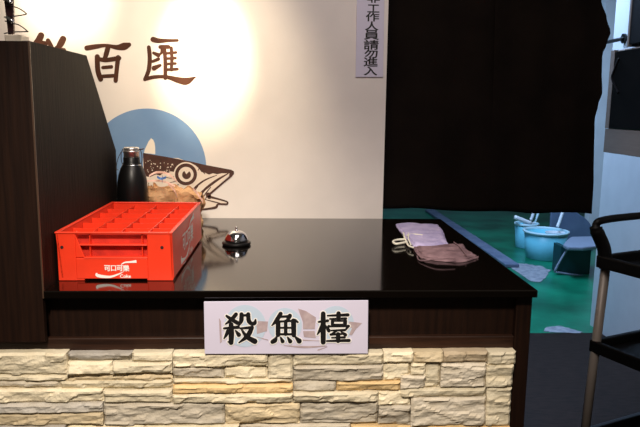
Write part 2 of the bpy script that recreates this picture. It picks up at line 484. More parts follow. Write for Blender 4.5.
# ------------------------------------------------------------------ countertop
bm = bmesh.new()
pts = [(XL, YF, ztu), (XR, YF, ztu), (XR, YB - 0.001, ztu), (XL, YB - 0.001, ztu)]
prism(bm, pts, (0, 0, 0.020))
o = obj('countertop', bm, 'lacquer', bevel=0.0025)
tag(o, 'glossy black lacquered countertop over the stone-clad counter', 'countertop')

# ------------------------------------------------------------------ tall cabinet at the left
ysl = P(87, 55.7, X=XL).y; yck = P(117, 170, X=XL).y
ZC = 0.5 * (P(87, 55.7, X=XL).z + P(33, 40.5, Y=YF + 0.006).z)
zback = P(117, 150, X=XL).z
YK = 1.612
cb = thing('tall_cabinet', 'tall dark wood cabinet with sloping top at the left end of the counter', 'cabinet', (XL, YK, ztu))
def at_cb(bm): bmesh.ops.translate(bm, verts=bm.verts[:], vec=(-XL, -YK, -ztu)); return bm
bm = bmesh.new()
prism(bm, [(XL - 0.001, YK + .001, ztu), (XL - 0.001, YK + .001, ZC), (XL - 0.001, ysl, ZC), (XL - 0.001, yck, zback), (XL - 0.001, yck, ztu)], (-0.02, 0, 0))
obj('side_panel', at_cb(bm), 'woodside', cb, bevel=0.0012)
obj('front_panel', at_cb(boxbm((-1.9, YK - 0.002, zr1 + .001), (XL - 0.004, YK + 0.018, ZC - 0.001))), 'wood', cb, bevel=0.001)
bm = bmesh.new()
prism(bm, [(XL - 0.021, YK + .018, ZC - 0.02), (XL - 0.021, YK + .018, ZC - .001), (XL - 0.021, ysl, ZC - .001), (XL - 0.021, yck, zback - .001), (XL - 0.021, yck, zback - 0.021), (XL - 0.021, ysl, ZC - 0.021)], (-1.28, 0, 0))
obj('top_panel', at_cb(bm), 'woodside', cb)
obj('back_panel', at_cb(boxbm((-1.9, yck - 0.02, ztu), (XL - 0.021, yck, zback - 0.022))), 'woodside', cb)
bm = bmesh.new()
prism(bm, [(XL + 0.0003, YK - .002, ztu), (XL + 0.0003, YK - .002, ZC), (XL + 0.0003, YK + 0.001, ZC), (XL + 0.0003, YK + .001, ztu)], (-0.004, 0, 0))
obj('edge_strip', at_cb(bm), 'edge', cb)

# ------------------------------------------------------------------ wire rack on the cabinet
Yr_ = 1.92
rk = thing('wire_rack', 'reddish brown post with pointed wire prongs standing on the tall cabinet', 'rack', (P(12, 37, Y=Yr_).x, Yr_, ZC))
ro = Vector(rk.location)
def L(px, py, Y=Yr_): return P(px, py, Y=Y) - ro
bm = bmesh.new()
prism(bm, [L(8.0, 36), L(13.6, 33), L(12.6, 0), L(11, -30), L(2, -30), L(3.8, 0)], (0, 0.012, 0))
obj('post', bm, 'brownstrip', rk, bevel=0.002)
bmx = boxbm((L(8, 36).x, -0.025, 0.0), (L(25, 36).x, 0.03, L(20, 35.5).z)); obj('base', bmx, 'cream', rk, bevel=0.003)
for pts in ([(4, 17), (13, 16.4), (25.5, 14.4), (25, 12.5), (20, 9), (14, 6.7), (6, 5)], [(4, 33.5), (13, 32), (26.5, 31.6), (27, 30.8), (20, 25.5), (14, 23.5), (5, 21)], [(3, 0), (12, -1), (24, -3), (24.5, -5), (19, -9), (12, -12)]):
    bm = bmesh.new(); tube(bm, [L(x, y, Yr_ - 0.006 - 0.05 * max(0, (x - 13)) / 14) for x, y in pts], 0.0016, 8, n=5); obj('prong', bm, 'wire', rk, smooth=True)
for (x, y) in ((9, 1), (10.5, 20)):
    bm = bmesh.new(); tube(bm, [L(x - 3.5, y - 3, Yr_ - .004), L(x + 2.5, y + 2.5, Yr_ - .006)], 0.006, 8, n=3); obj('clip', bm, 'chrome', rk, smooth=True)


# ------------------------------------------------------------------ wall lettering and mural
def onwall(px, py, lay):
    return P(px, py, Y=YB - 0.0012 - lay)


wl = thing('wall_lettering', 'large brown brush-style characters painted on the lit white wall', 'lettering', (0, 0, 0))
def zs(z, x0, y0, s): return [(x0 + x / s, y0 + y / s) for x, y in z]
Z7 = (80, 30, 5.333)
def char(strokes, Zm, name='character', m='brownpaint', parent=None, layer=0.0, extra=0.3, place=onwall, art=None):
    a = art or Art(place)
    for pts, ws in strokes:
        ws2 = [v / Zm[2] for v in (ws if isinstance(ws, (list, tuple)) else [ws] * len(pts))]
        if len(ws2) == 2 and len(pts) > 2: ws2 = [ws2[0] + (ws2[1] - ws2[0]) * i / (len(pts) - 1) for i in range(len(pts))]
        a.stroke(zs(pts, *Zm), ws2, layer, extra)
    return a.done(name, m, parent) if art is None else a


char([([(36, 96), (85, 88), (140, 82), (195, 92), (235, 87), (262, 78)], [24, 22, 14, 22, 36, 20]), ([(150, 88), (142, 120), (133, 148)], [24, 24, 20]), ([(92, 142), (95, 215), (110, 262)], [24, 24, 24]),
      ([(95, 152), (135, 160), (208, 150)], [18, 20, 22]), ([(203, 146), (196, 210), (190, 270)], [22, 20, 20]), ([(122, 200), (168, 196)], 15), ([(108, 248), (185, 243)], 16)], Z7, parent=wl)
char([([(390, 50), (420, 57), (470, 56), (520, 55)], [26, 22, 14, 12]), ([(367, 92), (372, 150), (366, 215), (346, 263)], [18, 20, 20, 16]), ([(346, 262), (400, 250), (460, 250), (530, 268), (570, 272), (616, 250)], [16, 16, 16, 30, 34, 2]),
      ([(392, 122), (418, 134)], [12, 20]), ([(386, 168), (418, 155)], [12, 16]), ([(395, 203), (428, 188)], [24, 12]), ([(428, 90), (472, 90)], 18), ([(440, 92), (436, 118), (424, 132)], [18, 14, 6]),
      ([(450, 92), (455, 170), (455, 256)], [16, 18, 18]), ([(487, 96), (490, 150), (488, 212)], 15), ([(455, 125), (512, 119)], 11), ([(455, 153), (510, 149)], 11), ([(455, 181), (510, 178)], 11), ([(455, 212), (520, 208)], 12)], Z7, parent=wl)
char([([(41, 35.5), (38, 41), (30, 49)], [6, 6, 3]), ([(38, 42), (46, 43.5), (42, 48)], [3, 3, 2]), ([(32, 50), (46, 50)], 3), ([(33, 50), (33, 66)], 3.5), ([(45, 50), (45, 66)], 3.5), ([(39, 50), (39, 66)], 3), ([(33, 58), (45, 58)], 2.5), ([(33, 66), (45, 66)], 2.5), ([(29, 76), (32, 71)], 4), ([(46, 71), (50, 76)], 4),
      ([(48, 40.5), (51.5, 47)], [4, 4]), ([(63, 39), (60.5, 44), (57, 49)], [6, 6, 4]), ([(49, 50), (64, 50)], 3.5), ([(51, 57), (63, 57)], 3), ([(47, 65), (67, 65)], 3.5), ([(56.5, 48), (56.5, 80)], 4)], (0, 0, 1), parent=wl)

mu = thing('fish_mural', 'brown open-mouthed fish head over a blue disc painted on the white wall', 'mural', (0, 0, 0))
a = Art(onwall); a.disc(146.5, 168.3, 59.8, 0.0, 96); a.done('blue_disc', 'discblue', mu)
a = Art(onwall); fin = Art(onwall)
a.poly([(143, 158), (178, 158), (200, 166), (216, 171), (231, 173), (220, 184), (208.5, 193.5), (216, 198), (227, 202.5), (228, 204.5), (218, 204.5), (214, 208), (201, 211), (143, 211), (143, 165)], 0.0003)
fin.poly(zs([(150, 246), (155, 215), (168, 185), (198, 122), (225, 88), (248, 105), (262, 140), (268, 180), (270, 258)], 130, 130, 10.67), 0.0003)
a.done('pale_body', 'fishpale', mu); fin.done('fin', 'finpale', mu)
Z6 = (165, 150, 6.575)
a = Art(onwall)
a.poly([(143, 153), (165, 156.6), (190, 161.3), (205, 164.8), (225, 168.6), (231.5, 169.8), (234, 171.5), (234, 174), (231.5, 176.6), (229, 175.5), (229.5, 173.4), (222, 173.2), (217, 174.2), (213, 173.2), (209, 174.6), (205, 172.8), (201.5, 172), (198.5, 168), (195, 165),
        (190, 163), (184, 163), (178, 167), (175, 172), (171, 171.4), (168, 173), (164, 172.6), (160, 175.5), (156, 174.4), (150, 177), (144, 176)], 0.0006)
for pts, ws in [([(437, 168), (370, 225), (285, 298)], [14, 11, 13]), ([(415, 155), (345, 196), (275, 248), (215, 302)], [6, 15, 16, 8]), ([(340, 166), (262, 198), (205, 240), (182, 268)], [4, 10, 12, 6]),
                ([(272, 252), (245, 285), (225, 318)], [8, 7, 4]), ([(300, 245), (268, 285), (245, 322)], [5, 7, 4]), ([(285, 285), (262, 330)], [10, 4]), ([(215, 238), (190, 275)], [8, 3]),
                ([(280, 305), (335, 318), (395, 335), (412, 344)], [18, 12, 10, 10]), ([(412, 344), (405, 356), (350, 356), (335, 376), (285, 386), (232, 392)], [10, 12, 12, 16, 12, 12]), ([(262, 325), (320, 340), (362, 350)], [4, 8, 5]),
                ([(285, 296), (292, 310)], [34, 26]), ([(238, 128), (262, 158)], [8, 4]), ([(228, 112), (215, 138)], [6, 4]), ([(60, 170), (40, 185), (0, 178)], [5, 4, 4]), ([(75, 205), (30, 215)], [5, 3]), ([(90, 228), (40, 238)], [5, 3])]:
    a.stroke(zs(pts, *Z6), [v / Z6[2] for v in ws] if len(ws) == len(pts) else ws[0] / Z6[2], 0.0008)
a.done('dark_back_and_lines', 'fishdark', mu)
a = Art(onwall); a.disc(186.0, 174.4, 12.4, 0.0011, 40); a.done('eye_surround', 'fishpale', mu)
a = Art(onwall); a.ring(186.0, 174.4, 7.6, 11.0, 0.0013); a.disc(186.5, 174.8, 4.4, 0.0013, 32); a.done('eye', 'fishdark', mu)
a = Art(onwall); a.poly([(186.4, 174.2), (184, 170.5), (190, 170.5)], 0.0016); a.done('eye_glint', 'fishpale', mu)
a = Art(onwall)
for k in range(46):
    x = random.uniform(145, 176); y = 160 + (x - 143) * 0.16 + random.uniform(-1, 12)
    a.disc(x, y, random.uniform(0.25, 0.7), 0.0011 + k * 1e-6, 7)
a.done('speckles', 'fishpale', mu)

# vertical notice
YN = YB - 0.006
vn = thing('vertical_notice', 'narrow lilac notice with a column of black characters at the wall edge', 'sign', (0, 0, 0))
bm = bmesh.new(); prism(bm, [P(355.6, 77, Y=YN), P(383.2, 77, Y=YN), P(384.6, -16, Y=YN), P(357.2, -16, Y=YN)], (0, 0.005, 0)); obj('board', bm, 'signboard', vn, bevel=0.001)
for ch_, (x, y), hpx in zip('非工作人員請勿進入', [(373.5, -1.5), (373.4, 8.5), (372.5, 17), (371.8, 25.8), (371.5, 34.8), (371.2, 44.8), (371, 53.5), (370.7, 62), (370.5, 71)], [8, 7.5, 8.5, 8.5, 9.5, 9.5, 8.5, 9, 8.5]):
    p = P(x, y, Y=YN - 0.0007); s = hpx / FPX * YN
    text_mesh('character', ch_, 0.04, 'black', vn, Matrix.Translation(p) @ Matrix.Rotation(PI / 2, 4, 'X'), bold=0.0011, box=(s * 1.5, s * 0.95))
# ------------------------------------------------------------------ counter sign
YSG = 1.5985
sg = thing('counter_sign', 'lilac sign with three bold black characters hung on the counter front', 'sign', (0, 0, 0))
bm = bmesh.new(); prism(bm, [P(204.7, 354, Y=YSG), P(367.8, 353.6, Y=YSG), P(368.3, 300.5, Y=YSG), P(203.8, 301.8, Y=YSG)], (0, 0.004, 0)); obj('board', bm, 'signboard', sg, bevel=0.0008)
def onsign(px, py, lay): return P(px, py, Y=YSG - 0.0006 - lay)
a = Art(onsign); a.disc(245, 326, 21, 0); a.disc(285, 325, 17, 0.00001); a.disc(336, 324, 18, 0.00002); a.done('print_disc', 'paleblue', sg)
for pl_ in ([(256, 321), (268, 321.5), (267, 331), (257, 334)], [(298, 308.5), (306, 311), (316, 317.5), (314.8, 329), (303, 329), (303, 322)], [(303, 331), (314.5, 331), (316, 338), (304, 337)],
            [(349, 321.5), (362, 323), (356, 329), (352, 335), (349, 335), (352, 328), (349, 328)], [(219, 318), (221, 321), (222, 342), (220, 343)]):
    a = Art(onsign); a.poly(pl_, .0002); a.done('print_fish', 'mauve', sg)
for st_, w_ in (([(257, 337), (268, 340)], .8), ([(284, 345.5), (305, 347), (327, 346)], [0.6, 2.2, .5]), ([(300, 340), (322, 341)], [1.4, .4]), ([(318, 350), (327, 347)], [1.2, .5])):
    a = Art(onsign); a.stroke(st_, w_, .0002); a.done('print_line', 'mauve', sg)
ZA, ZB = (210, 305, 7.11), (290, 305, 7.11)
sha = [([(118, 78), (150, 100), (196, 128)], [14, 22, 26]), ([(185, 66), (152, 104), (110, 136)], [24, 24, 6]), ([(100, 166), (200, 158)], [12, 22]), ([(150, 138), (152, 205), (150, 268)], [30, 36, 30]), ([(130, 262), (150, 268)], [8, 18]),
       ([(126, 186), (116, 212), (100, 238)], [22, 20, 6]), ([(182, 182), (205, 212)], [8, 28]), ([(224, 66), (222, 110), (205, 146)], [26, 28, 8]), ([(224, 74), (275, 72)], 14), ([(272, 66), (276, 112), (296, 132), (318, 128), (324, 104)], [26, 28, 24, 24, 8]),
       ([(215, 166), (300, 160)], [10, 20]), ([(298, 160), (268, 218), (206, 268)], [26, 30, 6]), ([(226, 176), (262, 226), (318, 258)], [10, 26, 36])]
yu = [([(502, 62), (474, 108), (440, 146)], [26, 26, 5]), ([(495, 84), (565, 80)], [12, 16]), ([(568, 76), (556, 98), (535, 116)], [26, 22, 6]), ([(484, 120), (484, 212)], 30), ([(486, 118), (600, 112)], [12, 12]), ([(594, 114), (596, 214)], [34, 30]), ([(606, 106), (624, 122)], [12, 10]),
      ([(538, 116), (538, 208)], 22), ([(490, 162), (590, 162)], 11), ([(488, 208), (595, 208)], 13), ([(474, 226), (462, 250), (444, 262)], [10, 30, 26]), ([(502, 230), (516, 258)], [8, 26]), ([(552, 230), (570, 258)], [8, 28]), ([(606, 226), (634, 256)], [10, 34])]
tai = [([(203, 120), (268, 112)], [10, 18]), ([(236, 62), (236, 160), (236, 264)], [30, 34, 32]), ([(226, 142), (212, 180), (194, 210)], [16, 18, 5]), ([(252, 146), (276, 182)], [8, 24]), ([(268, 76), (412, 70)], [9, 20]), ([(345, 60), (345, 96)], 28), ([(284, 99), (398, 96)], [9, 14]),
       ([(302, 112), (302, 140)], 20), ([(298, 113), (398, 113)], 9), ([(393, 113), (390, 140)], 24), ([(300, 139), (395, 139)], 9), ([(274, 152), (418, 149)], [10, 14]), ([(276, 150), (266, 176)], [16, 8]), ([(414, 150), (394, 178)], [18, 8]), ([(295, 181), (390, 178)], [8, 14]),
       ([(332, 182), (294, 208)], [14, 8]), ([(290, 210), (372, 206)], [14, 10]), ([(364, 190), (394, 212)], [8, 22]), ([(298, 233), (388, 230)], [8, 14]), ([(342, 208), (342, 255)], 28), ([(262, 256), (420, 252)], [10, 20])]
for ch_, zz in ((sha, ZA), (yu, ZA), (tai, ZB)):
    char(ch_, zz, 'character_outline', 'white', sg, 0.0005, 1.25, onsign)
    char(ch_, zz, 'character', 'black', sg, 0.0009, 0.3, onsign)

# ------------------------------------------------------------------ red bottle crate
CW, CD, CH = 0.301, 0.548, 0.1300
crate = thing('bottle_crate', 'red plastic bottle crate with white logo beside the tall cabinet', 'crate', (-0.6035, 1.703, ZT + 0.0008), -0.004)
bm = bmesh.new()
tw = 0.007                     # wall
tap = 0.005                    # base inset at the left
def wallquad(bm, pts, off): prism(bm, pts, off)
xl0, xl1 = 0.010, 0.0
# left, right and back walls
prism(bm, [(xl0, 0.0, 0.006), (xl0, CD, 0.006), (0, CD, CH), (0, 0, CH)], (tw, 0, 0))
prism(bm, [(CW + .003, 0.0, 0.006), (CW + .003, CD, 0.006), (CW, CD, CH), (CW, 0, CH)], (-tw, 0, 0))
prism(bm, [(tw, CD, 0.006), (CW - tw, CD, 0.006), (CW - tw, CD, CH), (tw, CD, CH)], (0, -tw, 0))
# front wall with a trapezoid recess
fx0, fx1 = 0.066, 0.236        # recess
zt1, zb1 = CH - 0.004, 0.060
def fb(x0, x1, z0, z1, y0=0.0, y1=tw): box(bm, (x0, y0, z0), (x1, y1, z1))
fb(xl0 * .3, fx0 - .016, 0.0, CH); fb(fx1, CW + .001, 0.0, CH); fb(fx0 - .016, fx1, 0.005, zb1); fb(fx0 - .016, fx1, CH - 0.005, CH)
# slanted recess cheek, recess back plate
prism(bm, [(fx0 - .016, 0.001, zt1), (fx0 + .006, 0.001, zb1 + .002), (fx0 - .016, 0.001, zb1 + .002)], (0, tw, 0))
# shelf ribs in the recess and the small uprights
fb(fx0 - .010, fx1, 0.0935, 0.097, 0.0015, 0.021); fb(fx0 + .004, fx1, zb1 - .001, zb1 + .003, -0.001, 0.021)
for x in (0.084, 0.220): fb(x, x + 0.003, zb1, CH - .005, 0.006, 0.021)
# recess cheeks
fb(fx0 - .018, fx0 - .015, zb1, CH, 0.004, 0.024); fb(fx1 - .001, fx1 + .003, zb1, CH, 0.004, 0.024)
# floor and feet
box(bm, (xl0 + tw, tw, 0.008), (CW - tw, CD - tw, 0.012))
for x0, x1 in ((xl0, 0.07), (0.233, CW)):
    box(bm, (x0, 0.001, 0.0), (x1, 0.05, 0.008)); box(bm, (x0, CD - .05, 0.0), (x1, CD, 0.008))
obj('shell', bm, 'red', crate, bevel=0.0015)
obj('recess_panel', boxbm((fx0 - .0145, 0.0212, zb1), (fx1 - .0015, 0.0245, CH - 0.005)), 'reddark', crate)  # back of the recess, its shade put into the darker red
# rim
bm = bmesh.new()
rw = 0.0105
box(bm, (-.002, -.002, CH - 0.004), (rw - .002, CD + .002, CH + .001)); box(bm, (CW - rw + .002, -.002, CH - 0.004), (CW + .002, CD + .002, CH + .001))
box(bm, (rw - .002, -.002, CH - 0.004), (CW - rw + .002, rw - .002, CH + .001)); box(bm, (rw - .002, CD - rw + .002, CH - 0.004), (CW - rw + .002, CD + .002, CH + .001))
obj('rim', bm, 'red', crate, bevel=0.002)
# the grid: 4 x 6 cells, tops scalloped a little
def divider(x0, y0, x1, y1, cells):
    bm = bmesh.new(); n = cells * 8; top = []
    for i in range(n + 1):
        t = i / n; ph = (t * cells) % 1.0
        top.append((x0 + (x1 - x0) * t, y0 + (y1 - y0) * t, CH - 0.010 - 0.0015 * math.sin(PI * ph) ** 2))
    pts = [(x0, y0, 0.012)] + top + [(x1, y1, 0.012)]
    off = (0.003, 0, 0) if abs(x1 - x0) < 1e-6 else (0, 0.003, 0)
    a = [bm.verts.new(p) for p in pts]; c = [bm.verts.new(Vector(p) + Vector(off)) for p in pts]
    nn = len(pts)
    for k in range(1, nn - 2):
        lo0 = None
    base = [bm.verts.new((p[0], p[1], 0.012)) for p in top]; base2 = [bm.verts.new(Vector((p[0], p[1], 0.012)) + Vector(off)) for p in top]
    for k in range(n):
        bm.faces.new((base[k], base[k + 1], a[k + 2], a[k + 1])); bm.faces.new((base2[k + 1], base2[k], c[k + 1], c[k + 2])); bm.faces.new((a[k + 1], a[k + 2], c[k + 2], c[k + 1]))
    for v in (a[0], a[-1], c[0], c[-1]): bm.verts.remove(v)
    obj('divider', bm, 'red', crate)
y_in = 0.026
for k in range(1, 4): divider(CW * k / 4, y_in, CW * k / 4, CD - tw, 6)
for k in range(1, 6): divider(tw + .003, y_in + (CD - tw - y_in) * k / 6, CW - tw, y_in + (CD - tw - y_in) * k / 6, 4)
for x in (0.0155, 0.2745):
    bm = bmesh.new(); lathe(bm, [(0, 0), (0.0042, 0), (0.0042, 0.001), (0, 0.001)], 16); bmesh.ops.rotate(bm, verts=bm.verts[:], matrix=Matrix.Rotation(PI / 2, 3, 'X')); bmesh.ops.translate(bm, verts=bm.verts[:], vec=(x, -0.0002, 0.090))
    obj('bolt_hole', bm, 'hole', crate)


def logo(place_m, s, g=1.0):
    """white script-and-swoosh logo drawn in local x/z, s = width"""
    def pl(x, y, lay):
        return place_m @ Vector((x * s, -y * s, 0.0006 + lay))
    a = Art(pl); a2 = Art(pl)
    a.stroke([(-0.52, 0.13), (-0.50, 0.20), (-0.2, 0.235), (0.02, 0.17), (0.18, 0.09)], [.03, .085, .06, .04, .008], 0.0)
    a2.stroke([(0.12, -0.10), (0.22, -0.155), (0.38, -0.17), (0.52, -0.185)], [.02, .04, .05, .075], 0.0)
    a.done('logo_swoosh', 'white', crate); a2.done('logo_swoosh', 'white', crate)
    for i, c in enumerate('可口可樂'):
        text_mesh('logo_character', c, 0.185 * s * g, 'white', crate, place_m @ Matrix.Translation((s * g * (-0.245 + 0.163 * i), s * 0.0, 0.0006)), bold=0.006 * s, sx=0.9)
    text_mesh('logo_character', 'Coke', 0.13 * s, 'white', crate, place_m @ Matrix.Translation((s * 0.22, -s * 0.215, 0.0006)), bold=0.004 * s, sx=1.0)


logo(Matrix.Translation((0.155, -0.0005, 0.034)) @ Matrix.Rotation(PI / 2, 4, 'X'), 0.1)
# on the right long side
rm = Matrix.Translation((CW + 0.0022, 0.25, 0.069)) @ Matrix.Rotation(PI / 2, 4, 'Z') @ Matrix.Rotation(PI / 2, 4, 'X')
logo(rm, 0.24, 1.3)

# ------------------------------------------------------------------ service bell
pb = P(236.5, 243.5, z=ZT + 0.004)
bell = thing('service_bell', 'small chrome push bell on a black base on the countertop', 'bell', (pb.x, pb.y, ZT))
bm = bmesh.new(); lathe(bm, [(0, 0), (0.043, 0), (0.048, 0.003), (0.048, 0.009), (0.044, 0.012), (0.0, 0.012)], 40); obj('base', bm, 'mattblack', bell, smooth=False, bevel=0.001)
bm = bmesh.new(); lathe(bm, [(0.0375, 0.015), (0.040, 0.0155), (0.0385, 0.021), (0.036, 0.030), (0.030, 0.039), (0.020, 0.0455), (0.010, 0.0485), (0.0, 0.0495)], 40); obj('dome', bm, 'chrome', bell, smooth=True)
bm = bmesh.new(); lathe(bm, [(0, 0.048), (0.0055, 0.048), (0.0055, 0.051), (0.0028, 0.052), (0.0028, 0.058), (0.004, 0.0585), (0.004, 0.061), (0, 0.062)], 20); obj('button', bm, 'chrome', bell, smooth=True)

# ------------------------------------------------------------------ growler bottle
YBT = 2.350
pbt = P(133, 200, Y=YBT)
zb = P(133, 147, Y=YBT).z - ZT
bt = thing('growler_bottle', 'black swing-top growler bottle standing behind the red crate', 'bottle', (pbt.x, YBT, ZT))
def zpx(y): return P(133, y, Y=YBT).z - ZT
rb = 0.0525; rn = 0.029
bm = bmesh.new()
lathe(bm, [(0, 0), (rb - .006, 0), (rb, 0.006), (rb, zpx(190)), (rb * .985, zpx(182)), (rb * .90, zpx(175)), (rb * .76, zpx(168.5)), (rn * 1.1, zpx(164)), (rn, zpx(162)), (rn, zpx(157.5)), (rn * .95, zpx(157)), (0, zpx(157))], 40)
obj('body', bm, 'mattblack', bt, smooth=True)
bm = bmesh.new(); lathe(bm, [(rn * .8, zpx(157.2)), (rn * .93, zpx(157)), (rn * .93, zpx(152.5)), (rn * 1.02, zpx(152)), (rn * 1.02, zpx(150.5)), (0, zpx(150.5))], 32); obj('collar', bm, 'satin', bt, smooth=True)
bm = bmesh.new(); lathe(bm, [(0, zpx(150.4)), (rn * .9, zpx(150.4)), (rn * .96, zpx(149.6)), (rn * .96, zpx(148)), (rn * .8, zpx(147)), (0, zpx(146.8))], 32); obj('stopper', bm, 'satin', bt, smooth=True)
bm = bmesh.new(); lathe(bm, [(rn * 1.0, zpx(166) + .001), (rn * 1.16, zpx(165.5)), (rn * 1.16, zpx(164.4)), (rn * 1.0, zpx(164))], 32); obj('neck_ring', bm, 'chrome', bt, smooth=True)
for q_, r_ in [([(sg_ * rn * 1.0, 0, zpx(149)), (sg_ * rn * 1.22, 0, zpx(153)), (sg_ * rn * 1.25, 0, zpx(160)), (sg_ * rn * 1.1, 0, zpx(165))], .0014) for sg_ in (-1, 1)] + [([(-rn * 1.2, -.006, zpx(152)), (-rn * 1.6, -.012, zpx(160)), (-rn * 1.75, -.014, zpx(168)), (-rn * 1.5, -.02, zpx(169.5))], .0013), ([(rn * .4, 0, zpx(149.5)), (rn * 1.2, .002, zpx(149.2)), (rn * 1.5, .004, zpx(148.6))], .0022)]:
    bm = bmesh.new(); tube(bm, q_, r_, 8); obj('wire_bail', bm, 'wire', bt, smooth=True)

# ------------------------------------------------------------------ crumpled paper bag of food
YP = 2.452
bgx = P(175.5, 200, Y=YP).x
bag = thing('paper_bag', 'crumpled open brown paper bag behind the crate next to the bottle', 'bag', (bgx, YP, ZT))
bm = bmesh.new(); seg = 72; rows = 22; rings = []
hz = P(173, 185.5, Y=YP).z - ZT
for r in range(rows + 1):
    v = r / rows; ring = []
    for k in range(seg):
        th = 2 * PI * k / seg
        rx = 0.092 * (1 + 0.10 * v) ; ry = 0.066
        cx_, sx_ = math.cos(th), math.sin(th)
        q = (abs(cx_) ** 3.5 + abs(sx_) ** 3.5) ** (-1 / 3.5)
        nn = noise.fractal(Vector((cx_ * 2.2, sx_ * 2.2, v * 3.2)), 1, 2, 4)
        cr = 1 + 0.13 * nn - 0.07 * abs(noise.noise(Vector((cx_ * 5, sx_ * 5, v * 5)))) - 0.03 * abs(noise.noise(Vector((cx_ * 11, sx_ * 11, v * 9))))
        zz = hz * v * (1 - 0.16 * max(0, cx_ * q) ** 2) + (v ** 3) * 0.022 * noise.noise(Vector((cx_ * 4, sx_ * 4, 1))) - 0.010 * v ** 2 * (1 + cx_) 
        ring.append(bm.verts.new((cx_ * q * rx * cr, sx_ * q * ry * cr, max(0.0, zz))))
    rings.append(ring)
for A_, B_ in zip(rings, rings[1:]):
    for k in range(seg): bm.faces.new((A_[k], A_[(k + 1) % seg], B_[(k + 1) % seg], B_[k]))
bm.faces.new(rings[0][::-1])
obj('sack', bm, 'kraft', bag)
# folded top of the paper, closing most of the opening
bm = bmesh.new(); N = 20; gr = []
for i in range(N + 1):
    rowv = []
    for j in range(9):
        u, v = i / N * 2 - 1, j / 8 * 2 - 1
        rowv.append(bm.verts.new((u * 0.098, v * 0.054, hz * 0.93 - 0.018 * max(0, u) ** 2 + 0.014 * noise.fractal(Vector((u * 3, v * 3, 4)), 1, 2, 3) - .012 * abs(v))))
    gr.append(rowv)
for i in range(N):
    for j in range(8): bm.faces.new((gr[i][j], gr[i + 1][j], gr[i + 1][j + 1], gr[i][j + 1]))
obj('folded_top', bm, 'kraft', bag)
def Lb(px, py, Y): return P(px, py, Y=Y) - Vector((bgx, YP, ZT))
def flap(px_pts, Y, m, name, tilt=0.02):
    bm = bmesh.new(); prism(bm, [Lb(x, y, Y + tilt * i % 3 * .004) for i, (x, y) in enumerate(px_pts)], (0, 0.003, 0)); obj(name, bm, m, bag)
def strip(pts, Y, wd, m, name):
    bm = bmesh.new()
    c = catmull([Lb(x, y, Y + 0.012 * math.sin(i * 1.9)) for i, (x, y) in enumerate(pts)], 6)
    up = Vector((0, 0.35, 0.94)) * wd
    lo = [bm.verts.new(p) for p in c]; hi = [bm.verts.new(p + up) for p in c]; bkk = [bm.verts.new(p + Vector((0, .002, 0))) for p in c]; bh = [bm.verts.new(p + up + Vector((0, .002, 0))) for p in c]
    for k in range(len(c) - 1):
        bm.faces.new((lo[k], lo[k + 1], hi[k + 1], hi[k])); bm.faces.new((bkk[k + 1], bkk[k], bh[k], bh[k + 1])); bm.faces.new((hi[k], hi[k + 1], bh[k + 1], bh[k]))
    obj(name, bm, m, bag)
strip([(149, 177), (156, 173.5), (165, 174), (172, 178), (177, 183)], 2.40, 0.008, 'pinkfilm', 'liner_edge')
strip([(146, 182), (156, 181.5), (166, 183), (175, 187)], 2.37, 0.006, 'pinkfilm', 'liner_edge')
strip([(168, 185), (174, 191), (177, 198)], 2.355, 0.008, 'pinkfilm', 'liner_edge')
strip([(193, 190), (198, 196), (203, 203)], 2.352, 0.010, 'pinkfilm', 'liner_edge')
strip([(157, 178), (161, 180), (166, 178.5)], 2.365, 0.009, 'bluetie', 'tie')
strip([(162, 176.5), (162.6, 180), (162, 184)], 2.36, 0.007, 'bluetie', 'tie')


